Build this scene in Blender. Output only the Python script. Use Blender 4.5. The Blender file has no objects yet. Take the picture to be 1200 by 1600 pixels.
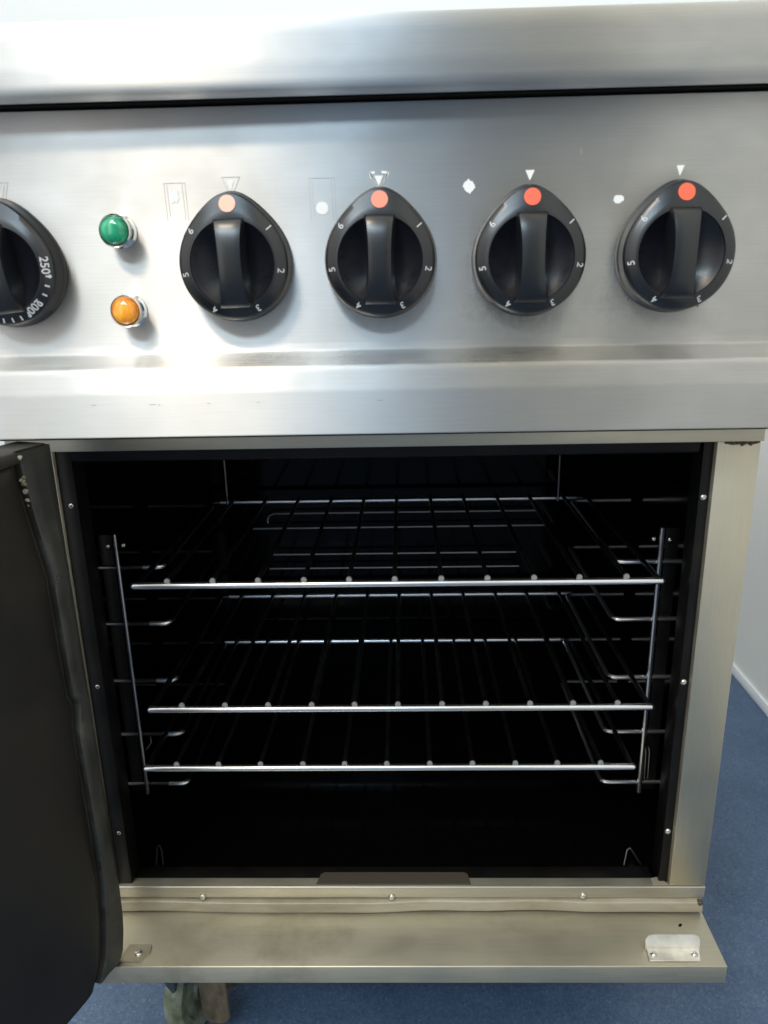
import bpy, bmesh, math, random
from mathutils import Vector, Matrix
random.seed(7)
R = math.radians
S = bpy.context.scene
COL = S.collection

# ------------------------------------------------------------------ camera
def cam_axes(yaw, pitch, roll):
    cy, sy = math.cos(yaw), math.sin(yaw)
    f0 = Vector((-sy, cy, 0)); r0 = Vector((cy, sy, 0)); u0 = Vector((0, 0, 1))
    f = math.cos(pitch)*f0 - math.sin(pitch)*u0
    u = math.cos(pitch)*u0 + math.sin(pitch)*f0
    r = math.cos(roll)*r0 + math.sin(roll)*u
    u2 = -math.sin(roll)*r0 + math.cos(roll)*u
    return r, u2, f
cd = bpy.data.cameras.new('camera')
cam = bpy.data.objects.new('camera', cd); COL.objects.link(cam)
r_, u_, f_ = cam_axes(0.02864, 0.29812, -0.0215)
m = Matrix((r_, u_, -f_)).transposed().to_4x4()
m.translation = Vector((0, -0.6775, 0.87))
cam.matrix_world = m
cd.sensor_fit = 'VERTICAL'; cd.sensor_height = 36; cd.lens = 36*1197.1/1600
cd.clip_start = 0.02; cd.clip_end = 50
cd.dof.use_dof = True; cd.dof.focus_distance = 0.80; cd.dof.aperture_fstop = 7.0
S.camera = cam

# ------------------------------------------------------------------ world: soft light of the kitchen, coloured by direction
W = bpy.data.worlds.new('World'); S.world = W; W.use_nodes = True
wn, wl = W.node_tree.nodes, W.node_tree.links
bg = wn['Background']
tc = wn.new('ShaderNodeTexCoord'); sp = wn.new('ShaderNodeSeparateXYZ'); wl.new(tc.outputs['Generated'], sp.inputs[0])
ng = wn.new('ShaderNodeMath'); ng.operation = 'MULTIPLY'; ng.inputs[1].default_value = -1; wl.new(sp.outputs['Y'], ng.inputs[0])
at = wn.new('ShaderNodeMath'); at.operation = 'ARCTAN2'; wl.new(sp.outputs['X'], at.inputs[0]); wl.new(ng.outputs[0], at.inputs[1])
mr = wn.new('ShaderNodeMapRange'); mr.inputs['From Min'].default_value = R(-60); mr.inputs['From Max'].default_value = R(60)
wl.new(at.outputs[0], mr.inputs['Value'])
WS = 2.5
AZ = [(-60, (1.1, 1.1, 1.07)), (-38, (.8, .8, .8)), (-30, (1.9, 1.98, 2.05)), (-24.5, (1.75, 1.8, 1.85)), (-21, (.56, .51, .43)), (-12, (.48, .43, .36)),
      (-8.5, (.46, .46, .45)), (-5.5, (.34, .66, 1.05)), (-1, (.27, .54, .92)), (1, (.32, .35, .41)), (6.0, (.31, .315, .325)), (8.6, (.58, .40, .18)), (10.5, (.09, .14, .11)), (14.0, (.09, .14, .11)),
      (16.5, (.78, .73, .60)), (26, (1.0, .93, .74)), (40, (.50, .48, .42)), (60, (.40, .40, .37))]
cr = wn.new('ShaderNodeValToRGB'); wl.new(mr.outputs[0], cr.inputs[0])
els = cr.color_ramp.elements
for i, (a, c) in enumerate(AZ):
    p = (a+60)/120
    e = els[i] if i < 2 else els.new(p)
    if i < 2: e.position = p
for i, (a, c) in enumerate(AZ):
    els[i].position = (a+60)/120; els[i].color = (c[0]/WS, c[1]/WS, c[2]/WS, 1)
er = wn.new('ShaderNodeValToRGB'); me = wn.new('ShaderNodeMapRange'); me.inputs['From Min'].default_value = -1; me.inputs['From Max'].default_value = 1
wl.new(sp.outputs['Z'], me.inputs['Value']); wl.new(me.outputs[0], er.inputs[0])
EL = [(-1, (.08, .09, .11)), (-.6, (.12, .12, .13)), (-.25, (.24, .235, .225)), (0, (.30, .30, .29)), (.3, (.36, .36, .36)), (.6, (.46, .46, .45)), (.85, (.62, .62, .60)), (1, (.66, .66, .64))]
ee = er.color_ramp.elements
while len(ee) < len(EL): ee.new(.5)
for i, (a, c) in enumerate(EL):
    ee[i].position = (a+1)/2; ee[i].color = (*c, 1)
mx = wn.new('ShaderNodeMix'); mx.data_type = 'RGBA'; mx.blend_type = 'MULTIPLY'; mx.inputs[0].default_value = 1
wl.new(cr.outputs[0], mx.inputs[6]); wl.new(er.outputs[0], mx.inputs[7])
wl.new(mx.outputs[2], bg.inputs[0]); bg.inputs[1].default_value = WS*3.5

# ------------------------------------------------------------------ lamps
def area(name, loc, target, size, power, color, size_y=None):
    d = bpy.data.lights.new(name, 'AREA'); d.energy = power; d.color = color
    d.shape = 'RECTANGLE' if size_y else 'SQUARE'; d.size = size
    if size_y: d.size_y = size_y
    o = bpy.data.objects.new(name, d); COL.objects.link(o); o.location = loc
    o.rotation_euler = (Vector(target)-Vector(loc)).to_track_quat('-Z', 'Y').to_euler()
    return o
area('ceiling_lamp', (-.80, -1.55, 2.82), (-.15, 0, .85), .50, 23, (1, .82, .60), .18)
area('window_light', (-.72, -2.0, 2.42), (-.1, 0, .85), 1.40, 30, (.66, .85, 1), .22)

S.view_settings.view_transform = 'Standard'; S.view_settings.look = 'None'
S.view_settings.exposure = 0; S.view_settings.gamma = 1
S.render.engine = 'CYCLES'
S.cycles.max_bounces = 8

# ------------------------------------------------------------------ materials
def mat(name, base=(.5, .5, .5), rough=.5, metal=0, spec=.5, **k):
    m = bpy.data.materials.new(name); m.use_nodes = True
    b = m.node_tree.nodes['Principled BSDF']
    b.inputs['Base Color'].default_value = (*base, 1); b.inputs['Roughness'].default_value = rough
    b.inputs['Metallic'].default_value = metal; b.inputs['Specular IOR Level'].default_value = spec
    for a, v in k.items(): b.inputs[a].default_value = v
    return m
def nd(m, t): return m.node_tree.nodes.new(t)
def lk(m, a, b): m.node_tree.links.new(a, b)
def noise(m, scale, stretch=(1, 1, 1), detail=4, rough=.55, coord='Object'):
    t = nd(m, 'ShaderNodeTexCoord'); mp = nd(m, 'ShaderNodeMapping'); mp.inputs['Scale'].default_value = stretch
    n = nd(m, 'ShaderNodeTexNoise'); n.inputs['Scale'].default_value = scale; n.inputs['Detail'].default_value = detail
    n.inputs['Roughness'].default_value = rough
    lk(m, t.outputs[coord], mp.inputs[0]); lk(m, mp.outputs[0], n.inputs['Vector'])
    return n.outputs['Fac']
def ramp(m, fac, stops):
    r = nd(m, 'ShaderNodeValToRGB'); lk(m, fac, r.inputs[0]); e = r.color_ramp.elements
    while len(e) < len(stops): e.new(.5)
    for i, (p, c) in enumerate(stops):
        e[i].position = p; e[i].color = (*c, 1) if not isinstance(c, float) else (c, c, c, 1)
    return r.outputs[0]
def bump(m, h, strength, dist=.001, prev=None):
    b = nd(m, 'ShaderNodeBump'); b.inputs['Strength'].default_value = strength; b.inputs['Distance'].default_value = dist
    lk(m, h, b.inputs['Height'])
    if prev: lk(m, prev, b.inputs['Normal'])
    lk(m, b.outputs[0], m.node_tree.nodes['Principled BSDF'].inputs['Normal']); return b.outputs[0]
def P(m): return m.node_tree.nodes['Principled BSDF']

def brushed(name, base, rough, aniso, streak=(3, 160, 160), dirt=.0, dirtcol=(.25, .2, .12), smudge=1.0):
    m = mat(name, base, rough, 1)
    p = P(m)
    p.inputs['Anisotropic'].default_value = aniso; p.inputs['Anisotropic Rotation'].default_value = .25
    tg = nd(m, 'ShaderNodeTangent'); tg.direction_type = 'UV_MAP'; tg.uv_map = 'UVMap'
    lk(m, tg.outputs[0], p.inputs['Tangent'])
    st = noise(m, 5, streak, 5, .7)
    sm = noise(m, 9, (1, 1.4, 1.4), 4, .6)
    # roughness = streaks + smudges
    a = nd(m, 'ShaderNodeMath'); a.operation = 'MULTIPLY_ADD'; lk(m, st, a.inputs[0]); a.inputs[1].default_value = .12; a.inputs[2].default_value = rough-.09
    b = nd(m, 'ShaderNodeMath'); b.operation = 'MULTIPLY_ADD'; lk(m, sm, b.inputs[0]); b.inputs[1].default_value = .30*smudge; lk(m, a.outputs[0], b.inputs[2])
    lk(m, b.outputs[0], p.inputs['Roughness'])
    c1 = ramp(m, st, [(.3, tuple(x*.93 for x in base)), (.7, tuple(min(1, x*1.05) for x in base))])
    if dirt > 0:
        dn = noise(m, 7, (1, 1, 1), 6, .65)
        f = ramp(m, dn, [(.5, 0.0), (.75, dirt)])
        mixn = nd(m, 'ShaderNodeMix'); mixn.data_type = 'RGBA'; lk(m, f, mixn.inputs[0]); lk(m, c1, mixn.inputs[6]); mixn.inputs[7].default_value = (*dirtcol, 1)
        c1 = mixn.outputs[2]
    lk(m, c1, p.inputs['Base Color'])
    bump(m, st, .10, .0004)
    return m

M = {}
M['steel'] = brushed('brushed_steel', (.64, .625, .60), .39, 1.0)
def stained(name, spots):
    m = brushed(name, (.64, .625, .60), .39, 1.0)
    p = P(m); t = nd(m, 'ShaderNodeTexCoord'); n = noise(m, 120, (1, 1, .7), 6, .7); n2 = noise(m, 28, (1, 1, 1), 4, .6)
    tot = None
    for (x, z, rx, rz, k) in spots:
        mp = nd(m, 'ShaderNodeMapping'); mp.inputs['Location'].default_value = (-x/rx, 0, -z/rz); mp.inputs['Scale'].default_value = (1/rx, 0, 1/rz)
        lk(m, t.outputs['Object'], mp.inputs[0]); g = nd(m, 'ShaderNodeTexGradient'); g.gradient_type = 'SPHERICAL'; lk(m, mp.outputs[0], g.inputs[0])
        a = nd(m, 'ShaderNodeMath'); a.operation = 'MULTIPLY'; lk(m, g.outputs['Fac'], a.inputs[0]); a.inputs[1].default_value = k
        if tot is None: tot = a.outputs[0]
        else:
            b = nd(m, 'ShaderNodeMath'); b.operation = 'MAXIMUM'; lk(m, tot, b.inputs[0]); lk(m, a.outputs[0], b.inputs[1]); tot = b.outputs[0]
    c = nd(m, 'ShaderNodeMath'); c.operation = 'MULTIPLY'; lk(m, tot, c.inputs[0]); lk(m, ramp(m, n, [(.36, .15), (.62, 1.0)]), c.inputs[1])
    d = nd(m, 'ShaderNodeMath'); d.operation = 'MULTIPLY'; d.use_clamp = True; lk(m, c.outputs[0], d.inputs[0]); lk(m, ramp(m, n2, [(.3, .3), (.6, 1.0)]), d.inputs[1])
    old = p.inputs['Base Color'].links[0].from_socket
    mx = nd(m, 'ShaderNodeMix'); mx.data_type = 'RGBA'; lk(m, d.outputs[0], mx.inputs[0]); lk(m, old, mx.inputs[6]); mx.inputs[7].default_value = (.09, .075, .05, 1)
    lk(m, mx.outputs[2], p.inputs['Base Color'])
    gm = nd(m, 'ShaderNodeNewGeometry'); sx = nd(m, 'ShaderNodeSeparateXYZ'); lk(m, gm.outputs['Normal'], sx.inputs[0])
    mp2 = nd(m, 'ShaderNodeMapRange'); lk(m, sx.outputs['Z'], mp2.inputs['Value']); mp2.inputs['From Min'].default_value = .55; mp2.inputs['From Max'].default_value = .9
    mp2.inputs['To Min'].default_value = 0; mp2.inputs['To Max'].default_value = -.20
    ro = nd(m, 'ShaderNodeMath'); ro.operation = 'ADD'; lk(m, p.inputs['Roughness'].links[0].from_socket, ro.inputs[0]); lk(m, mp2.outputs[0], ro.inputs[1]); lk(m, ro.outputs[0], p.inputs['Roughness'])
    e = nd(m, 'ShaderNodeMath'); e.operation = 'MULTIPLY_ADD'; lk(m, d.outputs[0], e.inputs[0]); e.inputs[1].default_value = -.75; e.inputs[2].default_value = 1
    lk(m, e.outputs[0], p.inputs['Metallic'])
    return m
M['panel'] = stained('panel_steel', [(.070, .842, .040, .026, .75), (.100, .832, .050, .014, .6), (.176, .848, .034, .030, .7), (.222, .832, .05, .012, .35), (-.02, .832, .05, .012, .2), (.054, .87, .012, .03, .4)])
M['steel_frame'] = brushed('frame_steel', (.50, .465, .38), .36, .5, (3, 160, 160), .25, (.35, .28, .16))
M['steel_column'] = brushed('column_steel', (.60, .55, .43), .38, .5, (160, 160, 3), .2, (.40, .32, .18))
M['steel_ledge'] = brushed('ledge_steel', (.54, .505, .40), .36, .55, (3, 160, 160), .8, (.26, .225, .15))
M['chrome'] = mat('chromed_wire', (.78, .78, .78), .28, 1)
M['wire_shaded'] = mat('shaded_chrome_wire', (.05, .05, .05), .42, 1)  # chrome wire darkened in its colour for the dim depth of the oven
nn = noise(M['wire_shaded'], 45, (1, 1, 1), 4); lk(M['wire_shaded'], ramp(M['wire_shaded'], nn, [(.35, (.035, .033, .03)), (.65, (.075, .075, .078))]), P(M['wire_shaded']).inputs['Base Color'])
M['wire_end'] = mat('cut_wire_end', (.34, .34, .34), .5, .6)
M['runner'] = mat('runner_wire', (.13, .13, .14), .28, 1)
M['thin_wire'] = mat('rear_wire', (.36, .36, .36), .4, 1)
M['runner_l'] = mat('runner_bar', (.36, .36, .37), .3, 1)
M['enamel'] = mat('black_enamel', (.0012, .0012, .0014), .10, 0, .09)
nn = noise(M['enamel'], 14, (1, 1, 1), 5); lk(M['enamel'], ramp(M['enamel'], nn, [(.35, .06), (.7, .16)]), P(M['enamel']).inputs['Roughness'])
M['enamel_matt'] = mat('worn_enamel', (.004, .004, .004), .4, 0, .2)
nn = noise(M['enamel_matt'], 30, (1, 1, 1), 5); lk(M['enamel_matt'], ramp(M['enamel_matt'], nn, [(.35, (.003, .003, .003)), (.75, (.009, .008, .007))]), P(M['enamel_matt']).inputs['Base Color'])
M['black'] = mat('matt_black', (.004, .004, .004), .8, 0, .1)
M['knob'] = mat('knob_plastic', (.005, .0055, .007), .29, 0, .65)
nn = noise(M['knob'], 700, (1, 1, 1), 2); bump(M['knob'], nn, .12, .0002)
M['dish'] = mat('knob_dish_plastic', (.005, .0055, .009), .27, 0, .5)
nn = noise(M['dish'], 90, (1, 1, 3), 5); lk(M['dish'], ramp(M['dish'], nn, [(.35, .27), (.7, .36)]), P(M['dish']).inputs['Roughness'])
M['white'] = mat('white_print', (.82, .82, .80), .6)
M['numeral'] = mat('numeral_print', (.50, .50, .50), .6)
M['orange'] = mat('orange_red_dot', (.80, .12, .055), .5)
M['pale_pink'] = mat('pale_pink_dot', (.86, .46, .34), .5)  # paler dot colour for the leftmost dotted knob
M['salmon'] = mat('salmon_dot', (.84, .25, .16), .5)
M['ghost'] = mat('worn_print_line', (.46, .45, .42), .6, .3)
M['green'] = mat('green_lens', (.0, .24, .10), .12, 0, .6, **{'Coat Weight': .6})
M['amber'] = mat('amber_lens', (.85, .27, .01), .12, 0, .6, **{'Coat Weight': .6})
for k, c1, c2 in (('green', (.0, .13, .055), (.01, .42, .2)), ('amber', (.72, .16, .004), (.95, .42, .02))):
    nn = noise(M[k], 130, (1, 1, .6), 3); lk(M[k], ramp(M[k], nn, [(.35, c1), (.65, c2)]), P(M[k]).inputs['Base Color'])
M['bezel'] = mat('chromed_bezel', (.7, .7, .69), .14, 1)
M['screw'] = mat('screw_steel', (.62, .60, .55), .3, 1)
M['cream'] = mat('stained_trim', (.42, .37, .28), .5, .35)
nn = noise(M['cream'], 10, (1, 1, 4), 6, .65); lk(M['cream'], ramp(M['cream'], nn, [(.3, (.24, .20, .135)), (.6, (.37, .33, .25))]), P(M['cream']).inputs['Base Color'])
nn = noise(M['cream'], 120, (1, 1, 1), 4); bump(M['cream'], nn, .3, .0006)
M['door'] = mat('door_liner_enamel', (.030, .026, .022), .42, 0, .3)
nn = noise(M['door'], 5, (1, 1, 1), 6, .6); lk(M['door'], ramp(M['door'], nn, [(.3, (.008, .0078, .007)), (.62, (.020, .0175, .015)), (.8, (.034, .026, .021))]), P(M['door']).inputs['Base Color'])
nn = noise(M['door'], 9, (1, 1, 1), 3, .5); bump(M['door'], nn, .25, .004)
M['rim'] = mat('door_rim_metal', (.10, .10, .09), .5, .6)
nn = noise(M['rim'], 16, (1, 1, 1), 6, .65); lk(M['rim'], ramp(M['rim'], nn, [(.3, (.038, .038, .034)), (.6, (.085, .082, .072)), (.85, (.19, .17, .14))]), P(M['rim']).inputs['Base Color'])
nn = noise(M['rim'], 22, (1, 1, .5), 4, .6); bump(M['rim'], nn, .22, .003)
M['grease'] = mat('baked_grease', (.075, .048, .022), .45)
M['soot'] = mat('baked_soot', (.055, .045, .032), .6)
M['splash'] = mat('dried_grease', (.17, .15, .095), .5)
M['scuff'] = mat('scuff_mark', (.30, .28, .25), .6, .3)
M['catch'] = mat('catch_plate', (.70, .67, .60), .38, .55)
nn = noise(M['catch'], 40, (1, 1, 1), 5); lk(M['catch'], ramp(M['catch'], nn, [(.35, (.55, .52, .45)), (.62, (.78, .75, .68))]), P(M['catch']).inputs['Base Color'])
M['wall'] = mat('painted_wall', (.70, .70, .67), .7)
nn = noise(M['wall'], 60, (1, 1, 1), 4); bump(M['wall'], nn, .15, .002)
M['skirt'] = mat('skirting_vinyl', (.80, .83, .84), .5)
f = mat('speckled_blue_vinyl', (.1, .2, .4), .38, 0, .45); M['floor'] = f
vn = nd(f, 'ShaderNodeTexVoronoi'); vn.inputs['Scale'].default_value = 420; t = nd(f, 'ShaderNodeTexCoord'); lk(f, t.outputs['Object'], vn.inputs['Vector'])
spk = ramp(f, vn.outputs['Color'], [(.0, (.050, .088, .165)), (.35, (.066, .112, .200)), (.62, (.082, .130, .220)), (.86, (.106, .155, .240)), (.97, (.17, .22, .28))])
big = noise(f, 6, (1, 1, 1), 5, .6)
bc = ramp(f, big, [(.3, (.66, .68, .72)), (.7, (1.08, 1.07, 1.04))])
mm = nd(f, 'ShaderNodeMix'); mm.data_type = 'RGBA'; mm.blend_type = 'MULTIPLY'; mm.inputs[0].default_value = 1
lk(f, spk, mm.inputs[6]); lk(f, bc, mm.inputs[7]); lk(f, mm.outputs[2], P(f).inputs['Base Color'])
bump(f, noise(f, 300, (1, 1, 1), 3), .2, .0008)
M['rust'] = mat('rusty_fork', (.12, .09, .055), .6, .4)
nn = noise(M['rust'], 70, (1, 1, .4), 6, .7); lk(M['rust'], ramp(M['rust'], nn, [(.3, (.07, .06, .04)), (.55, (.16, .13, .085)), (.72, (.30, .17, .09))]), P(M['rust']).inputs['Base Color'])
M['tyre'] = mat('pale_castor_tyre', (.38, .42, .33), .6)
nn = noise(M['tyre'], 60, (1, 1, 1), 5); lk(M['tyre'], ramp(M['tyre'], nn, [(.35, (.07, .08, .04)), (.6, (.17, .19, .15))]), P(M['tyre']).inputs['Base Color'])
M['blue'] = mat('blue_bush', (.05, .16, .42), .4)
M['dark_rubber'] = mat('dark_rubber', (.03, .045, .06), .6)

# ------------------------------------------------------------------ helpers
def empty(name, loc=(0, 0, 0)):
    o = bpy.data.objects.new(name, None); o.location = loc; COL.objects.link(o); return o
def tag(o, label, cat, group=None):
    o['label'] = label; o['category'] = cat
    if group: o['group'] = group
def struct(o): o['kind'] = 'structure'
def obj(name, bm, m, parent=None, smooth=True, uv=None, label=None, angle=35):
    me = bpy.data.meshes.new(name)
    bmesh.ops.recalc_face_normals(bm, faces=bm.faces)
    if uv is not None:
        l = bm.loops.layers.uv.new('UVMap')
        for fc in bm.faces:
            n = fc.normal
            for lp in fc.loops:
                c = lp.vert.co
                if uv == 'x':
                    if abs(n.x) > .9: lp[l].uv = (c.y, c.z)
                    else: lp[l].uv = (c.x, c.z if abs(n.z) < .6 else c.y)
                else:
                    if abs(n.z) > .9: lp[l].uv = (c.x, c.y)
                    else: lp[l].uv = (c.z, c.x if abs(n.x) < .6 else c.y)
    if smooth:
        for fc in bm.faces: fc.smooth = True
        for e in bm.edges:
            if len(e.link_faces) == 2 and e.calc_face_angle(0) > R(angle): e.smooth = False
    bm.to_mesh(me); bm.free()
    o = bpy.data.objects.new(name, me); COL.objects.link(o); me.materials.append(m)
    if parent: o.parent = parent
    if label: o['label'] = label
    return o
def box(bm, x0, x1, y0, y1, z0, z1, bev=0):
    vs = [bm.verts.new(p) for p in ((x0, y0, z0), (x1, y0, z0), (x1, y1, z0), (x0, y1, z0), (x0, y0, z1), (x1, y0, z1), (x1, y1, z1), (x0, y1, z1))]
    fs = [bm.faces.new([vs[i] for i in q]) for q in ((0, 3, 2, 1), (4, 5, 6, 7), (0, 1, 5, 4), (1, 2, 6, 5), (2, 3, 7, 6), (3, 0, 4, 7))]
    if bev:
        es = list({e for fc in fs for e in fc.edges})
        bmesh.ops.bevel(bm, geom=es, offset=bev, segments=2, profile=.5, affect='EDGES')
def B(*a, bev=0):
    bm = bmesh.new(); box(bm, *a, bev=bev); return bm
def roundpoly(pts, rads, n=8):
    """pts: 2D polyline, rads: corner radius at inner points"""
    out = [Vector(pts[0])]
    for i in range(1, len(pts)-1):
        p, a, b = Vector(pts[i]), Vector(pts[i-1]), Vector(pts[i+1])
        r = rads[i] if not isinstance(rads, (int, float)) else rads
        d1, d2 = (a-p).normalized(), (b-p).normalized()
        ang = d1.angle(d2)
        if r <= 0 or ang > 3.1: out.append(p); continue
        t = min(r/math.tan(ang/2), (a-p).length*.49, (b-p).length*.49); r2 = t*math.tan(ang/2)
        c = p+(d1+d2).normalized()*(r2/math.sin(ang/2))
        s, e = p+d1*t-c, p+d2*t-c
        for k in range(n+1):
            q = s.slerp(e, k/n) if len(s) == 3 else None
            if q is None:
                a0 = math.atan2(s.y, s.x); a1 = math.atan2(e.y, e.x)
                da = (a1-a0+math.pi) % (2*math.pi)-math.pi
                th = a0+da*k/n; q = Vector((math.cos(th), math.sin(th)))*r2
            out.append(c+q)
    out.append(Vector(pts[-1])); return out
def extr_x(prof, x0, x1, nx=1, closed=False, wob=None):
    bm = bmesh.new(); rows = []
    for i in range(nx+1):
        x = x0+(x1-x0)*i/nx
        rows.append([bm.verts.new((x, p[0]+(wob(x)[0] if wob else 0), p[1]+(wob(x)[1] if wob else 0))) for p in prof])
    n = len(prof)
    for i in range(nx):
        for j in range(n-(0 if closed else 1)):
            bm.faces.new((rows[i][j], rows[i+1][j], rows[i+1][(j+1) % n], rows[i][(j+1) % n]))
    if closed:
        bm.faces.new(rows[0]); bm.faces.new(rows[-1])
    return bm
def tube(bm, pts, r, n=10, cap=True, dome=False):
    pts = [Vector(p) for p in pts]
    if dome:
        d0 = (pts[0]-pts[1]).normalized(); d1 = (pts[-1]-pts[-2]).normalized()
        rr = [(r*math.cos(a), r*math.sin(a)) for a in (R(80), R(55), R(28))]
        pts2 = [(pts[0]+d0*s*1.0, c) for c, s in rr]+[(p, r) for p in pts]+[(pts[-1]+d1*s, c) for c, s in reversed(rr)]
    else: pts2 = [(p, r) for p in pts]
    rings = []; up = None
    for i, (p, rad) in enumerate(pts2):
        a = pts2[max(i-1, 0)][0]; b = pts2[min(i+1, len(pts2)-1)][0]; t = (b-a).normalized()
        if up is None:
            up = Vector((0, 0, 1)) if abs(t.z) < .9 else Vector((0, 1, 0))
        s = t.cross(up).normalized(); up = s.cross(t).normalized()
        rings.append([bm.verts.new(p+(s*math.cos(2*math.pi*k/n)+up*math.sin(2*math.pi*k/n))*rad) for k in range(n)])
    for i in range(len(rings)-1):
        for k in range(n): bm.faces.new((rings[i][k], rings[i][(k+1) % n], rings[i+1][(k+1) % n], rings[i+1][k]))
    if cap: bm.faces.new(rings[0]); bm.faces.new(rings[-1])
def T(pts, r, n=10, dome=False):
    bm = bmesh.new(); tube(bm, pts, r, n, True, dome); return bm
def disc_y(bm, cx, y, cz, prof, n=32):
    """lathe about the Y axis; prof = [(radius, y offset)...]"""
    rings = []
    for r, dy in prof:
        if r < 1e-6: rings.append([bm.verts.new((cx, y+dy, cz))]); continue
        rings.append([bm.verts.new((cx+r*math.cos(2*math.pi*k/n), y+dy, cz+r*math.sin(2*math.pi*k/n))) for k in range(n)])
    for a, b in zip(rings, rings[1:]):
        for k in range(n):
            q = [a[k % len(a)], a[(k+1) % len(a)], b[(k+1) % len(b)], b[k % len(b)]]
            q2 = []
            for v in q:
                if v not in q2: q2.append(v)
            if len(q2) > 2: bm.faces.new(q2)
def prism_y(bm, pts, y0, y1):
    """flat plate, outline in X,Z"""
    a = [bm.verts.new((p[0], y0, p[1])) for p in pts]; b = [bm.verts.new((p[0], y1, p[1])) for p in pts]
    bm.faces.new(a); bm.faces.new(b)
    n = len(pts)
    for i in range(n): bm.faces.new((a[i], a[(i+1) % n], b[(i+1) % n], b[i]))
def prism_z(bm, pts, z0, z1):
    a = [bm.verts.new((p[0], p[1], z0)) for p in pts]; b = [bm.verts.new((p[0], p[1], z1)) for p in pts]
    bm.faces.new(a); bm.faces.new(b)
    n = len(pts)
    for i in range(n): bm.faces.new((a[i], a[(i+1) % n], b[(i+1) % n], b[i]))
def text_mesh(txt, size, m, parent, name, pos, rot, bold=.0, tilt=-25):
    cu = bpy.data.curves.new('t', 'FONT'); cu.body = txt; cu.size = size; cu.align_x = 'CENTER'; cu.align_y = 'CENTER'
    cu.extrude = .00015; cu.offset = bold; cu.resolution_u = 4
    to = bpy.data.objects.new('t', cu); COL.objects.link(to)
    bpy.context.view_layer.update()
    me = bpy.data.meshes.new_from_object(to.evaluated_get(bpy.context.evaluated_depsgraph_get()))
    bpy.data.objects.remove(to); bpy.data.curves.remove(cu)
    # text lies in XY facing +Z; turn it to face -Y, then spin about the panel's normal
    me.transform(Matrix.Translation(pos) @ Matrix.Rotation(rot, 4, 'Y') @ Matrix.Rotation(R(tilt), 4, 'X') @ Matrix.Rotation(R(90), 4, 'X'))
    me.materials.clear(); me.materials.append(m)
    o = bpy.data.objects.new(name, me); COL.objects.link(o); o.parent = parent; return o

XL, XR = -.362, .3205        # cooker sides
PY = -.03                    # control panel plane

# ------------------------------------------------------------------ setting
bm = bmesh.new(); q = [bm.verts.new(p) for p in ((-4, -4, 0), (4, -4, 0), (4, 4, 0), (-4, 4, 0))]; bm.faces.new(q)
struct(obj('floor', bm, M['floor'], smooth=False))
w = obj('wall', B(.735, .80, -2.5, 1.25, 0, 2.6), M['wall'], smooth=False)
tag(w, 'pale grey painted side wall beyond the right edge of the cooker', 'wall')
sk = obj('skirting', B(.729, .7349, -2.5, 1.25, 0.0005, .024, bev=.002), M['skirt'], w)
w2 = obj('wall', B(-4, .735, 1.25, 1.32, 0, 2.6), M['skirt'], smooth=False)
tag(w2, 'bright white wall behind the cooker, seen only above its hob edge', 'wall')

# ------------------------------------------------------------------ cooker
ck = empty('range_cooker', (0, 0, 0))
tag(ck, 'stainless steel kitchen range cooker with black pear shaped knobs above an open oven', 'cooker')
NX = 40
# hob front
prof = roundpoly([(.30, 1.0535), (-.056, 1.0530), (-.0615, 1.0180), (-.0600, 1.0000), (-.030, 1.0000)], [0, .024, .03, .020, 0], 10)
obj('hob_front', extr_x(prof, -.62, .335, NX), M['steel'], ck, uv='x', angle=60)
obj('hob_top', B(-.62, .335, .30, .62, 1.02, 1.0532), M['steel'], ck, uv='x')
obj('hob_shade_sheet', B(-.62, .334, -.0410, .28, .9985, .9997), M['black'], ck, smooth=False)  # black sheet that paints the shade beneath the hob overhang
# control panel with the rolled lower edge
prof = roundpoly([(.00, .9972), (-.0300, .9972), (PY, .8185), (-.0320, .8125), (-.0590, .8018), (-.0650, .7840), (-.0650, .7480), (-.056, .7470)], [0, .0012, .006, .005, .011, .012, .0015, 0], 10)
panel = obj('control_panel', extr_x(prof, -.62, .335, NX), M['panel'], ck, uv='x', angle=60)
obj('panel_backing', B(-.62, .333, -.012, .60, .7451, .9970), M['black'], ck, smooth=False)
obj('panel_underside', B(-.62, .334, -.0558, -.0125, .7452, .7466), M['enamel_matt'], ck, smooth=False)
# top rail, columns, lower frame
obj('top_rail', B(-.362, .3188, -.0035, .010, .7238, .7444, bev=.0006), M['steel_frame'], ck, uv='x')
obj('side_column', B(.2795, .3180, 0, .030, .2360, .7234, bev=.0012), M['steel_column'], ck, uv='z')
obj('side_column', B(-.356, -.3216, 0, .030, .2360, .7234, bev=.0012), M['steel_column'], ck, uv='z')
obj('bottom_rail', extr_x(roundpoly([(.012, .2352), (-.0012, .2352), (-.0002, .2200), (.004, .2185)], [0, .0012, .001, 0], 5), -.356, .3176, 20), M['steel_frame'], ck, uv='x')
def wv(x):
    k = max(0, (x-.12)/.2)
    return (.0012*math.sin(x*16)+.0006*math.sin(x*47+1), .0010*math.sin(x*11+.5)+.0022*k*k+.0004*math.sin(x*60))
prof = roundpoly([(.004, .2185), (-.0042, .2172), (-.0060, .2055), (.000, .2030)], [0, .0015, .003, 0], 5)
obj('sealing_strip', extr_x(prof, -.345, .3150, 60, wob=wv), M['cream'], ck, smooth=True)
prof = roundpoly([(.02, .2034), (-.0730, .2034), (-.0730, .1815), (-.066, .1812)], [0, .0010, .0012, 0], 4)
ledge = bmesh.new()
pts = [(-.338, .02), (-.338, -.0735), (.3170, -.0715), (.3170, .02)]
prism_z(ledge, [(-.338, .02), (-.338, -.0742), (.3168, -.0713), (.3168, .02)], .1818, .2034)
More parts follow.
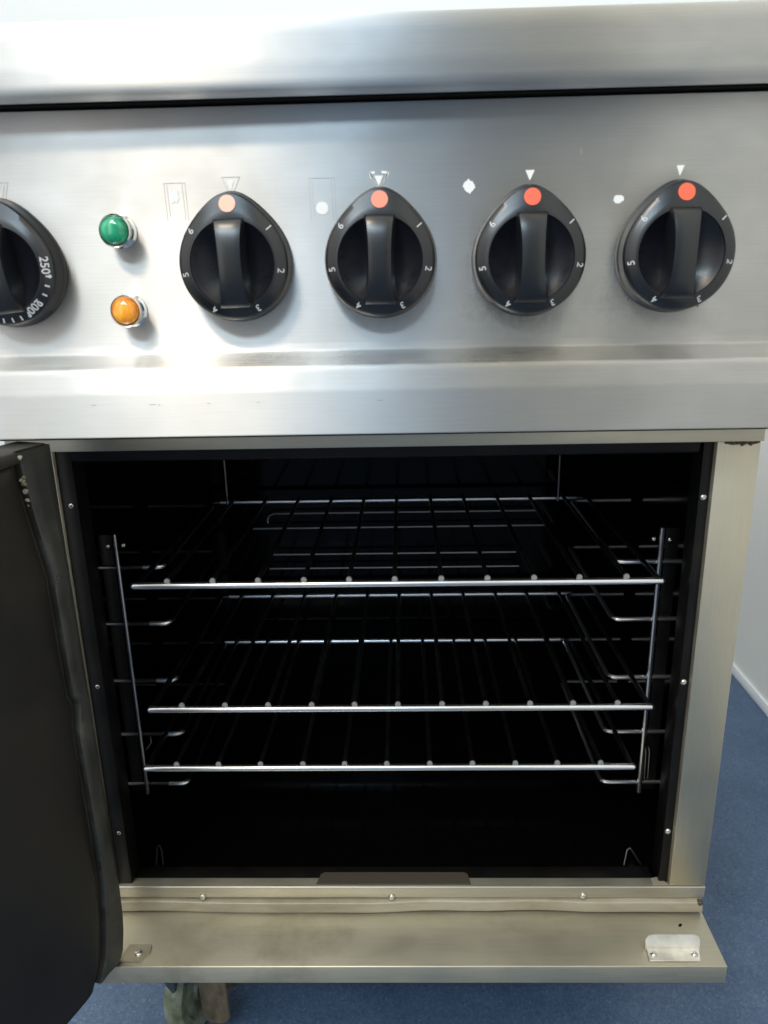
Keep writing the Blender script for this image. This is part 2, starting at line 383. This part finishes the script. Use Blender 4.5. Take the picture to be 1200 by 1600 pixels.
bmesh.ops.bevel(ledge, geom=list(ledge.edges), offset=.0011, segments=3, profile=.5, affect='EDGES')
lg = obj('front_ledge', ledge, M['steel_ledge'], ck, uv='x')
# closed side and rear panels, oven base
obj('side_panel', B(.3195, .3212, .031, .62, .182, .7448), M['steel'], ck, uv='x')
obj('side_panel', B(-.3720, -.3700, .031, .62, .182, .7448), M['steel'], ck, uv='x')
obj('rear_panel', B(-.37, .32, .60, .61, .182, 1.02), M['steel'], ck, uv='x')
obj('base_plate', B(-.368, .319, .0205, .60, .1825, .2000), M['black'], ck, smooth=False)

# oven liner: five inner faces of black enamel
bm = bmesh.new()
x0, x1, y0, y1, z0, z1 = -.366, .3165, .006, .385, .2315, .7215
box(bm, x0-.002, x0, y0+.026, y1, z0, z1); box(bm, x1, x1+.002, y0+.026, y1, z0, z1)
box(bm, x0-.002, x1+.002, y1, y1+.002, z0-.002, z1+.002)
box(bm, x0-.002, x1+.002, .030, y1, z0-.002, z0); box(bm, x0-.002, x1+.002, .032, y1, z1, z1+.002)
cav = obj('oven_cavity', bm, M['enamel'], ck, smooth=False)
# flanges carrying the screws
fl = obj('cavity_flange', B(.2700, .2794, .006, .031, .2335, .7230, bev=.001), M['enamel_matt'], ck)
fl2 = obj('cavity_flange', B(-.3214, -.3065, .004, .031, .2335, .7230, bev=.001), M['enamel_matt'], ck)
fl3 = obj('cavity_flange', extr_x(roundpoly([(.003, .7228), (.005, .7125), (.022, .7080), (.031, .7215)], [0, .003, .004, 0], 5), -.3063, .2658, 12), M['enamel_matt'], ck)
fl4 = obj('cavity_flange', B(-.3063, .2658, .0125, .0305, .2300, .2345, bev=.001), M['enamel_matt'], ck)
tab = bmesh.new(); prism_z(tab, [(-.1020, .0020), (-.0985, .0155), (-.0945, .0185), (.0600, .0185), (.0640, .0155), (.0660, .0020)], .2356, .2372)
obj('floor_tab', tab, M['soot'], ck, smooth=False)
def screw(parent, x, y, z, r=.0032, axis='y'):
    bm = bmesh.new(); disc_y(bm, 0, 0, 0, [(r*1.0, .0006), (r, -.0006), (r*.8, -.0016), (r*.45, -.0022), (r*.35, -.0022), (r*.3, -.0012), (0, -.0012)], 20)
    if axis == 'z': bmesh.ops.rotate(bm, verts=bm.verts, matrix=Matrix.Rotation(R(-90), 3, 'X'))
    bmesh.ops.translate(bm, verts=bm.verts, vec=(x, y, z)); return obj('screw', bm, M['screw'], parent, angle=50)
for z in (.6703, .4795, .3020): screw(ck, .2740, .0058, z); screw(ck, -.3130, .0058, z)
for x, z in ((-.2281, .2215), (-.0200, .2215), (.1878, .2235)): screw(ck, x, -.001, z, .0036)

# side runners: ladder of U shaped rungs on flat uprights
RY = .10
GZ = (.5462, .5248, .4845, .4626)
RZ = (.5715, .5040, .4325, .3618, .2935)
for side, (xo, xi, xu) in (('r', (.3080, .2275, .2715)), ('l', (-.3570, -.2650, -.3130))):
    sr = obj('side_runner', T([(xu, RY-.004, .6110), (xu, RY-.004, .2830)], .0029 if side == 'r' else .0024, 10), M['chrome'] if side == 'r' else M['runner_l'], ck)  # left upright in greyer metal, its weaker shine put into the colour
    s = 1 if side == 'r' else -1
    xr = .2106 if side == 'r' else -.2466
    obj('upright', T([(xr, .340, .700), (xr, .340, .570)], .0014, 8), M['runner'], sr)
    obj('upright', B(min(xu+.006*s, xu+.020*s), max(xu+.006*s, xu+.020*s), RY+.001, RY+.0035, .2830, .6085, bev=.0006), M['enamel_matt'], sr)
    for z in RZ:
        p = [Vector((xo, RY, z)), Vector((xi, RY, z)), Vector((xi, RY+.235, z)), Vector((xo, RY+.235, z))]
        pts = []
        for i, v in enumerate(p):
            if i in (0, 3): pts.append(v); continue
            a = (p[i-1]-v).normalized(); b = (p[i+1]-v).normalized(); rr = .010
            for k in range(6):
                t = k/5; pts.append(v+a*rr*(1-t)**2+b*rr*t**2)
        obj('rung', T(pts, .0026, 10), M['runner'] if side == 'l' else M['chrome'], sr)  # left rungs are a darker copy of the chrome, shade set in the colour
        if side == 'l': obj('rung_glint', T([Vector((xi-.022, RY-.0001, z)), *pts[1:6]], .0028, 10), M['chrome'], sr)  # added chrome piece painting the lamp's glint on the bend
    for zz, xx in ((.597, xu+.009*s), (.598, xu-.008*s)):
        screw(sr, xx, RY-.002, zz, .0026)
    if side == 'r':
        for dx in (.0045, .0085):
            pts = [(xu+dx+.001, RY-.002, .300), (xu+dx, RY-.003, .336), (xu+dx-.001, RY-.003, .342), (xu+dx-.003, RY-.003, .345)]
            obj('clip_wire', T(pts, .0011, 8), M['runner'], sr)
    else:
        obj('clip_wire', T([(xu+.004, RY-.002, .342), (xu+.011, RY-.002, .352), (xu+.011, RY-.002, .360)], .0009, 8), M['runner'], sr)
# four thin wires in front of the oven's rear wall
GYY = .374
gd = obj('rear_wires', T([(-.1985, GYY, GZ[0]-.014), (-.1990, GYY, GZ[0]-.009), (-.1960, GYY, GZ[0]-.003), (-.1890, GYY, GZ[0]), (.1890, GYY, GZ[0])], .0013, 8), M['thin_wire'], ck)
for z_, a_, b_ in ((GZ[1], -.220, .200), (GZ[2], -.195, .160), (GZ[3], -.200, .165)):
    obj('rear_wire', T([(a_, GYY-.003, z_), (b_, GYY-.003, z_)], .0013, 8), M['thin_wire'], gd)
# little wire stays at the front of the oven floor
obj('floor_clip', T([(.2405, .034, .2330), (.2445, .040, .2480), (.2475, .041, .2500), (.2500, .040, .2480), (.2600, .034, .2330)], .0011, 8), M['runner'], ck)
obj('floor_clip', T([(-.2890, .034, .2330), (-.2885, .042, .2520), (-.2860, .042, .2540), (-.2830, .040, .2480), (-.2810, .034, .2330)], .0010, 8), M['enamel_matt'], ck)
# rust stained corner of the flange, and the oven's soot marks
bm = bmesh.new(); prism_z(bm, [(.2620, .001), (.2625, .010), (.2700, .012), (.2755, .008), (.2785, .001)], .2358, .2368)
obj('corner_stain', bm, M['cream'], ck, smooth=False)

# catch plate, hinge plate, hole and corner bolt on the ledge
cpz = .2037
bm = bmesh.new()
prism_z(bm, [(.2408, -.0665), (.2915, -.0662), (.2955, -.0510), (.2420, -.0512)], cpz, cpz+.0016)
bmesh.ops.bevel(bm, geom=list(bm.edges), offset=.0004, segments=1, affect='EDGES')
cp = obj('catch_plate', bm, M['catch'], ck)
bm = bmesh.new()
o = [(.2418, cpz), (.2418, cpz+.0100), (.2450, cpz+.0140), (.2520, cpz+.0148), (.2900, cpz+.0148), (.2948, cpz+.0130), (.2962, cpz+.0090), (.2956, cpz)]
prism_y(bm, o, -.0512, -.0494)
bmesh.ops.rotate(bm, cent=(0, -.05, cpz), verts=bm.verts, matrix=Matrix.Rotation(R(-14), 3, 'X'))
bmesh.ops.bevel(bm, geom=list(bm.edges), offset=.0005, segments=2, affect='EDGES')
obj('upstand', bm, M['catch'], cp)
screw(cp, .2470, -.0590, cpz+.0016, .0036, 'z'); screw(cp, .2880, -.0588, cpz+.0016, .0036, 'z')
bm = bmesh.new(); prism_z(bm, [(-.2990, -.0685), (-.2775, -.0688), (-.2705, -.0580), (-.2715, -.0480), (-.2950, -.0480)], cpz-.0001, cpz+.0014)
hp = obj('hinge_plate', bm, M['steel_ledge'], ck, uv='x')
screw(hp, -.2820, -.0588, cpz+.0014, .0042, 'z')
bm = bmesh.new(); prism_z(bm, [(.2845, -.0222), (.2872, -.0226), (.2895, -.0198), (.2890, -.0182), (.2862, -.0190)], .20345, .2036)
obj('drilled_hole', bm, M['black'], ck, smooth=False)
bm = bmesh.new(); disc_y(bm, .3125, -.0045, .2175, [(.003, .003), (.003, -.001), (.0018, -.002), (0, -.002)], 12); obj('corner_bolt', bm, M['soot'], ck)
# baked crust where the right column meets the rail
for i in range(26):
    x = .2860+.0300*i/25
    bm = bmesh.new(); bmesh.ops.create_icosphere(bm, subdivisions=1, radius=.0011+.0009*random.random())
    for v in bm.verts: v.co *= .7+.6*random.random()
    k = math.sin(i/25*math.pi)
    bmesh.ops.translate(bm, verts=bm.verts, vec=(x+random.uniform(-.0008, .0008), -.0004, .7232-.0008-k*.0018*random.random()))
    if i == 0: acc = bm
    else:
        me_ = bpy.data.meshes.new('tmp'); bm.to_mesh(me_); bm.free(); acc.from_mesh(me_); bpy.data.meshes.remove(me_)
obj('baked_crust', acc, M['grease'], ck)
bm = bmesh.new(); prism_y(bm, [(.2985, .7400), (.3000, .7385), (.3008, .7345), (.3018, .7385), (.3035, .7402), (.3010, .7392)], -.0040, -.0036)
obj('burn_mark', bm, M['grease'], ck, smooth=False)

# ------------------------------------------------------------------ door, swung open on the left
H = Vector((-.290, -.055, 0)); D = Vector((-.347, -.938, 0)).normalized(); N = Vector((-D.y, D.x, 0))*-1   # N: out of the inner face? fixed below
if N.dot(Vector((0, -.6775, 0))-H) < 0: N = -N
def dp(u, z, n=0): return H+D*u+N*n+Vector((0, 0, z))
DZ0, DZ1, DWID = .2086, .7435, .56
bm = bmesh.new()
outer = [dp(.020, DZ0, -.034), dp(DWID, DZ0, -.034), dp(DWID, DZ1, -.034), dp(.004, DZ1, -.034)]
outl = [(.0066, DZ1), (.0050, .50), (.0028, .30), (.0060, .235), (.0110, .2140), (.0200, DZ0), (DWID, DZ0), (DWID, DZ1)]
a = [bm.verts.new(dp(u, z, -.0065)) for u, z in outl]; b = [bm.verts.new(dp(u, z, -.036)) for u, z in outl]
bm.faces.new(a); bm.faces.new(b)
for i in range(len(a)): bm.faces.new((a[i], a[(i+1) % len(a)], b[(i+1) % len(a)], b[i]))
door = obj('oven_door', bm, M['rim'], ck, smooth=False, uv='z', label='open oven door seen from its dark brown inner side')
# rim flange with a dented inner edge
def interp(tab, z):
    for (u0, a), (u1, b) in zip(tab, tab[1:]):
        if min(a, b) <= z <= max(a, b): return u0+(u1-u0)*(z-a)/(b-a)
    return tab[0][0] if abs(z-tab[0][1]) < abs(z-tab[-1][1]) else tab[-1][0]
edge_o = [(.0066, .7435), (.0064, .72), (.0050, .51), (.0026, .30), (.0040, .255), (.0062, .235), (.0110, .2140), (.0190, .2090)]
edge_i = [(.0430, .7435), (.0415, .7343), (.0400, .7180), (.0334, .6756), (.0262, .632), (.0250, .5416), (.0244, .515), (.0205, .508), (.0246, .4765), (.0232, .3779), (.0239, .3076), (.0265, .285), (.0300, .262), (.0333, .2418), (.0370, .2290), (.0480, .2090)]
def strip(oe, ie, nz, nn, raise_=.0, thick=.006):
    bm = bmesh.new(); rows = []
    for i in range(nz+1):
        z = DZ0+.0008+(DZ1-DZ0-.0012)*i/nz
        uo, ui = interp(oe, z), interp(ie, z)
        ui = max(ui, uo+.001)
        w = .0006*math.sin(z*90)+.0005*math.sin(z*37+2)
        row = [bm.verts.new(dp(uo, z, -.0064))]
        for k, (t, h) in enumerate(((.0, -.0015), (.07, .0), (.30, .0008+w*.6), (.6, .0004+w), (.90, .0012+w*.5), (.97, .0002), (1.0, -.0064))):
            row.append(bm.verts.new(dp(uo+(ui-uo)*t, z, h)))
        rows.append(row)
    for i in range(nz):
        for j in range(len(rows[0])-1): bm.faces.new((rows[i][j], rows[i][j+1], rows[i+1][j+1], rows[i+1][j]))
    return bm
obj('rim_flange', strip(edge_o, edge_i, 150, 4), M['rim'], door, angle=50)
# pressed liner with soft edges and a diagonal crease towards its lower corner
def liner():
    bm = bmesh.new(); rows = []; nu, nz = 70, 110
    for i in range(nz+1):
        z = DZ0+.0006+(.7352-DZ0)*i/nz; row = []
        ui = interp(edge_i, z)+.0022
        for j in range(nu+1):
            t = (j/nu)**1.6; u = ui+(DWID-.004-ui)*t
            e = u-ui
            h = -.0062+.0078*(1-math.exp(-e/.0045))
            # crease: rises to the left-away from the lower corner
            c = (z-.2440)-(u-.034)*1.15
            h -= .000 + (.030*max(0., -c)*.35 if c < 0 else 0)
            h = max(h, -.0062) if c > 0 else h
            h = min(h, -.0062+.0078*(1-math.exp(-max(0, .7358-z)/.0045)))
            row.append(bm.verts.new(dp(u, z, max(h, -.020))))
        rows.append(row)
    for i in range(nz):
        for j in range(nu): bm.faces.new((rows[i][j], rows[i][j+1], rows[i+1][j+1], rows[i+1][j]))
    return bm
obj('inner_liner', liner(), M['door'], door, angle=70)
bm = bmesh.new(); ga = []
for i in range(31):
    u = .0400+(DWID-.0420)*(i/30)**1.5; dz = .0011*math.sin(u*60)
    ga.append([bm.verts.new(dp(u, z, h)) for z, h in ((.7330+dz, -.0060), (.7342+dz, .0004), (.7390, .0006), (.7425, -.0020), (.7434, -.0064))])
for a, b in zip(ga, ga[1:]):
    for j in range(4): bm.faces.new((a[j], a[j+1], b[j+1], b[j]))
obj('top_flange', bm, M['door'], door, angle=50)
bm = bmesh.new()
for k in range(11):
    b2 = bmesh.new(); bmesh.ops.create_icosphere(b2, subdivisions=1, radius=.0011+.0012*random.random())
    for v in b2.verts: v.co *= .6+.8*random.random()
    bmesh.ops.translate(b2, verts=b2.verts, vec=dp(.0405+random.gauss(0, .0014), .7170+random.gauss(0, .0085), .0004))
    me_ = bpy.data.meshes.new('tmp'); b2.to_mesh(me_); b2.free(); bm.from_mesh(me_); bpy.data.meshes.remove(me_)
obj('grease_splash', bm, M['splash'], door)
bm = bmesh.new()
for k in range(7):
    b2 = bmesh.new(); bmesh.ops.create_icosphere(b2, subdivisions=1, radius=.0009+.0008*random.random())
    bmesh.ops.translate(b2, verts=b2.verts, vec=dp(.0225+random.gauss(0, .0012), .632+random.gauss(0, .004), .0012))
    me_ = bpy.data.meshes.new('tmp'); b2.to_mesh(me_); b2.free(); bm.from_mesh(me_); bpy.data.meshes.remove(me_)
obj('weld_spot', bm, M['rim'], door)
# pivot pin
obj('hinge_pin', T([dp(.012, .2041, -.012), dp(.012, .2086, -.012)], .0050, 14), M['soot'], door)

# ------------------------------------------------------------------ knobs
KR = .0425
def pear(scale=1.0, n=96, top=.0525):
    """outline: circle whose upper half draws up to a rounded apex"""
    tab = [(0, .0524), (8, .0514), (19, .0482), (32, .0450), (45, .0434), (57, .0428), (75, .0425), (181, .0425)]
    pts = []
    for k in range(n):
        a = 2*math.pi*k/n      # from top, clockwise
        d = math.degrees(a); d = min(d, 360-d); acc = 0
        for q in range(-4, 5):   # smoothed radius
            dd = abs(d+q*1.6)
            for (a0, r0), (a1, r1) in zip(tab, tab[1:]):
                if a0 <= dd < a1 or a1 == 181: acc += r0+(r1-r0)*min(1, (dd-a0)/(a1-a0)); break
        rr = acc/9*scale
        pts.append((rr*math.sin(a), rr*math.cos(a)))
    return pts
DR, GY = .0335, 0
def knob_body():
    bm = bmesh.new(); n = 96
    levels = [(1.045, -.0005), (1.05, -.006), (1.035, -.0075), (1.03, -.0085), (1.015, -.0165), (1.005, -.0190), (.985, -.0205)]
    rings = []
    for s, y in levels:
        rings.append([bm.verts.new((p[0], y, p[1])) for p in pear(s, n)])
    out = pear(.985, n)
    for t in (.33, .66, 1):
        ring = []
        for k in range(n):
            a = 2*math.pi*k/n; c = (DR*math.sin(a), DR*math.cos(a))
            x = out[k][0]*(1-t)+c[0]*t; z = out[k][1]*(1-t)+c[1]*t
            ring.append(bm.verts.new((x, -.0205-.0039*t, z)))
        rings.append(ring)
    for s, y in ((.985, -.0244), (.975, -.0228)):
        rings.append([bm.verts.new((DR*s*math.sin(2*math.pi*k/n), y, DR*s*math.cos(2*math.pi*k/n))) for k in range(n)])
    for a, b in zip(rings, rings[1:]):
        for k in range(n): bm.faces.new((a[k], a[(k+1) % n], b[(k+1) % n], b[k]))
    return bm
def knob_dish():
    bm = bmesh.new(); n = 64
    prof = []
    for i in range(11):
        t = i/10; r = DR*.976*(1-t); prof.append((r, -.0230+.0125*(1-(1-t)**2)**.9))
    disc_y(bm, 0, 0, 0, prof, n); return bm
def knob_grip():
    bm = bmesh.new(); nz, na = 36, 12; rows = []
    for i in range(nz+1):
        t = -1+2*i/nz
        z = DR*.985*t
        hw = .0102+.0026*abs(t)**2.2+(.0012 if t < -.5 else 0)*(abs(t)-.5)*2
        top = -.0240-.0105*math.sqrt(max(0, 1-(t*.985)**2))
        row = []
        for k in range(na+1):
            s = -1+2*k/na
            x = hw*math.copysign(min(1, abs(s)*1.25), s) if abs(s) < .8 else math.copysign(hw, s)
            if abs(s) >= .8: y = top+.0012+(abs(s)-.8)/.2*(-.0100-top); x = math.copysign(hw*(1+.10*(abs(s)-.8)/.2), s)
            else: y = top+.0012*(abs(s)/.8)**3
            row.append(bm.verts.new((x, y, z)))
        rows.append(row)
    for i in range(nz):
        for j in range(na): bm.faces.new((rows[i][j], rows[i][j+1], rows[i+1][j+1], rows[i+1][j]))
    return bm
src = {}
def part_from(key, name, maker, m, parent, angle=40):
    if key not in src:
        o = obj(name, maker(), m, parent, angle=angle); src[key] = o.data; return o
    o = bpy.data.objects.new(name, src[key]); COL.objects.link(o); o.parent = parent; return o
def numeral(txt, ang, r, size, parent, bold=.00012):
    a = R(ang)
    return text_mesh(txt, size, M['numeral'], parent, 'numeral', Vector((r*math.sin(a), -.0205-.0039*(.0419-r)/.0084-.0005, r*math.cos(a))), a, bold)
ZK = .8818
for i, (kx, lab) in enumerate(((-.1318, 'leftmost of the knobs with a coloured dot, its dot the palest, right of the two lamps'), (-.0167, 'knob with a salmon dot under a winged white triangle'),
                               (.1000, 'knob with an orange dot and dark dirt beneath, left of the rightmost knob'), (.2142, 'rightmost black knob with a bright orange dot'))):
    kb = part_from('body', 'control_knob', knob_body, M['knob'], ck); kb.location = (kx, PY, ZK+(0, .0004, -.0003, .0005)[i]); kb.rotation_euler = (0, R((-1.2, .6, -.8, .5)[i]), 0); kb['label'] = lab
    part_from('dish', 'dish', knob_dish, M['dish'], kb, 60)
    part_from('grip', 'grip', knob_grip, M['knob'], kb, 38)
    bm = bmesh.new(); disc_y(bm, 0, 0, 0, [(.0064, .0012), (.0064, 0), (0, -.0001)], 32); bmesh.ops.rotate(bm, verts=bm.verts, matrix=Matrix.Rotation(R(-12.5), 3, 'X')); bmesh.ops.translate(bm, verts=bm.verts, vec=(0, -.0227, .0440)); obj('pointer_dot', bm, (M['pale_pink'], M['salmon'], M['orange'], M['orange'])[i], kb)
    for t, a in (('1', 50), ('2', 100), ('3', 153), ('4', 207), ('5', 260), ('6', 310)):
        numeral(t, a, .0378 if a not in (50, 310) else .0392, .0078, kb, .00006)
# thermostat knob, cut by the photo's left edge
kb = part_from('body', 'thermostat_knob', knob_body, M['knob'], ck); kb.location = (-.3165, PY, ZK-.001); kb['label'] = 'black thermostat knob with temperature marks, at the far left'
part_from('dish', 'dish', knob_dish, M['dish'], kb, 60); g = part_from('grip', 'grip', knob_grip, M['knob'], kb, 38); g.rotation_euler = (0, R(-6), 0)
numeral('250\u00b0', 88, .0368, .0089, kb, .00016); numeral('200\u00b0', 142, .0368, .0089, kb, .00016)
tk = bmesh.new()
for a in (98, 109, 120, 131, 151, 162, 173, 184, 195):
    b2 = bmesh.new(); box(b2, -.0006, .0006, -.0003, .0002, -.0019, .0019); bmesh.ops.rotate(b2, verts=b2.verts, matrix=Matrix.Rotation(R(-25), 3, 'X')); bmesh.ops.translate(b2, verts=b2.verts, vec=(0, -.0205-.0039*(.0419-.0385)/.0084-.0004, .0385))
    bmesh.ops.rotate(b2, verts=b2.verts, cent=(0, 0, 0), matrix=Matrix.Rotation(R(a), 3, 'Y'))
    me_ = bpy.data.meshes.new('tmp'); b2.to_mesh(me_); b2.free(); tk.from_mesh(me_); bpy.data.meshes.remove(me_)
obj('scale_marks', tk, M['numeral'], kb, smooth=False)

# ------------------------------------------------------------------ pilot lamps
for x, z, k, lab in ((-.2240, .9085, 'green', 'green pilot lamp, the upper of the two'), (-.2225, .8475, 'amber', 'amber pilot lamp, the lower of the two')):
    bm = bmesh.new(); disc_y(bm, x, PY, z, [(.0128, .0005), (.0128, -.0015), (.0110, -.0025), (.0108, -.0120), (.0124, -.0128), (.0126, -.0150), (.0116, -.0160), (.0104, -.0150), (.0100, -.010)], 40)
    bz = obj('pilot_lamp', bm, M['bezel'], ck, label=lab)
    bm = bmesh.new(); disc_y(bm, x, PY, z, [(.0103, -.0125), (.0103, -.0165), (.0096, -.0186), (.0080, -.0202), (.0052, -.0212), (.0022, -.0216), (0, -.0217)], 40)
    obj('lens', bm, M[k], bz, angle=60)

# ------------------------------------------------------------------ printed marks on the panel
def mark(name, pts, m=M['white'], y=PY, th=.00025):
    bm = bmesh.new(); prism_y(bm, pts, y-th, y+.0002); return obj(name, bm, m, ck, smooth=False)
def blob(cx, cz, rx, rz, n=22, rough=.18, name='worn_symbol', m=M['white']):
    random.seed(int((cx+1)*1e4)); return mark(name, [(cx+rx*math.cos(2*math.pi*k/n)*(1+random.uniform(-rough, rough)), cz+rz*math.sin(2*math.pi*k/n)*(1+random.uniform(-rough, rough))) for k in range(n)], m)
blob(-.1782, .9335, .0034, .0048, rough=.3); blob(-.0622, .9225, .0049, .0049, rough=.05); blob(.0534, .9358, .0042, .0048, rough=.22); blob(.1696, .9240, .0040, .0030, rough=.2)
for cx, cz, w in ((-.1336, .9400, .0026), (-.0171, .9412, .0034), (.1003, .9425, .0036), (.2157, .9432, .0030)):
    mark('position_triangle', [(cx-w, cz+.0040), (cx+w, cz+.0040), (cx, cz-.0036)])
def line(a, b, w, m, name='worn_outline', y=PY):
    d = Vector((b[0]-a[0], b[1]-a[1])).normalized(); n = Vector((-d.y, d.x))*w/2
    return [(a[0]+n.x, a[1]+n.y), (b[0]+n.x, b[1]+n.y), (b[0]-n.x, b[1]-n.y), (a[0]-n.x, a[1]-n.y)]
def lines(name, segs, w, m, th=.0002):
    bm = bmesh.new()
    for a, b in segs: prism_y(bm, line(a, b, w, m), PY-th, PY+.0002)
    return obj(name, bm, m, ck, smooth=False)
for x0_, x1_, zt, zb in ((-.1862, -.1695, .9435, .9155), (-.0716, -.0518, .9445, .9130)):
    lines('worn_outline', [((x0_, zt), (x0_+.0006, zb)), ((x1_, zt), (x1_+.0006, zb)), ((x0_+.0022, zt-.001), (x0_+.003, zb+.003)), ((x1_-.0024, zt-.001), (x1_-.0016, zb+.001)), ((x0_, zt), (x1_, zt))], .0003, M['ghost'])
cx, cz = -.0171, .9412
lines('triangle_outline', [((cx-.0062, cz+.0050), (cx-.0010, cz-.0050)), ((cx+.0068, cz+.0050), (cx+.0012, cz-.0050))], .0009, M['ghost'])
lines('triangle_wing', [((cx-.0068, cz+.0060), (cx-.0030, cz+.0064)), ((cx-.0068, cz+.0062), (cx-.0054, cz+.0020))], .0017, M['white'])
lines('triangle_wing', [((cx+.0022, cz+.0066), (cx+.0072, cz+.0060)), ((cx+.0076, cz+.0062), (cx+.0056, cz+.0026))], .0017, M['white'])
cx, cz = -.1336, .9400
lines('worn_outline', [((cx-.0065, cz+.0065), (cx-.0015, cz-.0045)), ((cx+.0075, cz+.0065), (cx+.0022, cz-.0045)), ((cx-.0065, cz+.0068), (cx+.0080, cz+.0068))], .0004, M['ghost'])
cx, cz = -.3175, .9400
lines('worn_outline', [((cx+.0075, cz+.0065), (cx+.0035, cz-.0065)), ((cx-.0065, cz+.0068), (cx+.0080, cz+.0068)), ((cx+.0045, cz+.0045), (cx+.001, cz-.0065))], .0004, M['ghost'])
blob(.1388, .9590, .0009, .0024, name='panel_mark', m=M['cream'], rough=.3)
blob(.2390, .8420, .0007, .0007, name='panel_mark', m=M['grease'], rough=.3)
# dirt grains under the two right knobs
random.seed(3)
for kx in (.1000, .2142):
    acc = bmesh.new()
    for k in range(60):
        a = R(random.gauss(222, 24)); rr = KR*1.05+abs(random.gauss(0, .0042))+.0006
        b2 = bmesh.new(); bmesh.ops.create_icosphere(b2, subdivisions=1, radius=random.uniform(.00012, .00035))
        for v in b2.verts: v.co.y *= .3
        bmesh.ops.translate(b2, verts=b2.verts, vec=(kx+rr*math.sin(a), PY-.0001, ZK+rr*math.cos(a)))
        me_ = bpy.data.meshes.new('tmp'); b2.to_mesh(me_); b2.free(); acc.from_mesh(me_); bpy.data.meshes.remove(me_)
    obj('grime', acc, M['soot'], ck)
# scuffs on the rolled edge
random.seed(11)
for x, z, l in ((-.252, .7752, .0035), (-.205, .7750, .0050), (-.198, .7745, .0016), (-.158, .7751, .0022), (-.118, .7752, .0024), (-.021, .7752, .0045)):
    n = 9; top = [(x+l*k/n, z+random.uniform(.0001, .0004)) for k in range(n+1)]; bot = [(x+l*k/n, z-random.uniform(.0000, .0002)) for k in range(n, -1, -1)]
    mark('scuff', top+bot, M['scuff'], y=-.0650, th=.00015)

# ------------------------------------------------------------------ castor under the ledge
ca = obj('castor', B(-.285, -.205, .004, .080, .174, .1812, bev=.002), M['rust'], ck)
for yy in (.012, .058):
    bm = bmesh.new(); prism_y(bm, [(-.2520, .160), (-.2195, .160), (-.2155, .030), (-.2230, .022), (-.2400, .022), (-.2480, .032)], yy, yy+.0035)
    bmesh.ops.bevel(bm, geom=list(bm.edges), offset=.001, segments=2, affect='EDGES'); obj('fork', bm, M['rust'], ca)
obj('swivel_plate', B(-.2525, -.2190, .010, .064, .158, .1735, bev=.002), M['rust'], ca)
bm = bmesh.new(); disc_y(bm, 0, 0, 0, [(0, -.013), (.012, -.013), (.013, -.008), (.030, -.007), (.033, -.011), (.044, -.012), (.048, -.009), (.050, -.004), (.050, .004), (.048, .009), (.044, .012), (.033, .011), (.013, .008), (0, .013)], 48)
bmesh.ops.rotate(bm, verts=bm.verts, matrix=Matrix.Rotation(R(76), 3, 'Z')); bmesh.ops.rotate(bm, verts=bm.verts, matrix=Matrix.Rotation(R(-8), 3, 'Y'))
bmesh.ops.translate(bm, verts=bm.verts, vec=(-.2650, .037, .0508)); obj('wheel', bm, M['tyre'], ca)
obj('bush', T([(-.2660, .010, .118), (-.2652, .008, .096)], .0058, 16, True), M['blue'], ca)
bm = bmesh.new(); prism_y(bm, [(-.2850, .140), (-.2730, .140), (-.2715, .084), (-.2760, .080), (-.2840, .094)], .000, .007)
bmesh.ops.bevel(bm, geom=list(bm.edges), offset=.0012, segments=2, affect='EDGES'); obj('brake_pedal', bm, M['dark_rubber'], ca)
obj('neck', T([(-.258, .030, .174), (-.258, .028, .110)], .008, 14), M['dark_rubber'], ca)

# ------------------------------------------------------------------ racks
def make_rack():
    rt = empty('oven_rack')
    hw, dep, r = .2620, .3200, .0036
    p = [Vector((-hw, 0, 0)), Vector((hw, 0, 0)), Vector((hw, dep, 0)), Vector((-hw, dep, 0))]
    obj('front_rail', T([p[0], p[1]], r, 12, True), M['chrome'], rt)
    obj('rear_rail', T([p[3]+Vector((.014, 0, 0)), p[2]-Vector((.014, 0, 0))], r*.95, 12), M['chrome'], rt)
    for s, a, b in ((1, p[0], p[3]), (-1, p[1], p[2])):
        q = [a+Vector((.0015*s, .002, 0)), b+Vector((0, -.014, 0))]
        for k in range(1, 7): t = k/6; q.append(b+Vector((0, -.014, 0))*(1-t)**2+Vector((.0142*s, 0, 0))*t**2)
        obj('side_rail', T(q, r*.8, 12), M['wire_shaded'], rt)
    for i in range(11):
        x = -.2275+.0455*i+random.uniform(-.0006, .0006); bz_ = random.uniform(-.0008, .0008)
        wi = obj('wire', T([(x, -.0006, .0048), (x+bz_*.3, .05, .0046), (x+bz_, .16, .0044+bz_*.5), (x+bz_*.5, .27, .0046), (x, dep+.002, .0048)], .0024, 10, False), M['wire_shaded'], rt)
        bm = bmesh.new(); disc_y(bm, x, -.0006, .0048, [(.0031, .0010), (.0032, -.0002), (.0026, -.0012), (0, -.0015)], 12); obj('wire_end', bm, M['wire_end'], wi)
    return rt
proto = make_rack()
def copy_tree(o, parent=None):
    c = o.copy(); COL.objects.link(c); c.parent = parent
    for ch in list(o.children): copy_tree(ch, c)
    return c
for i, (x, z, lab) in enumerate(((-.0105, .5785, 'chromed wire rack on the highest level of the open oven'), (-.0095, .4378, 'middle one of the three chromed wire racks in the oven'),
                                 (-.0225, .3655, 'lowest chromed wire rack, just above the empty oven floor'))):
    o = proto if i == 0 else copy_tree(proto)
    o.location = (x, .029, z); o.rotation_euler = (-(.0065, .0092, .0104)[i]/.32, 0, 0); tag(o, lab, 'oven rack', 'wire racks inside the oven')
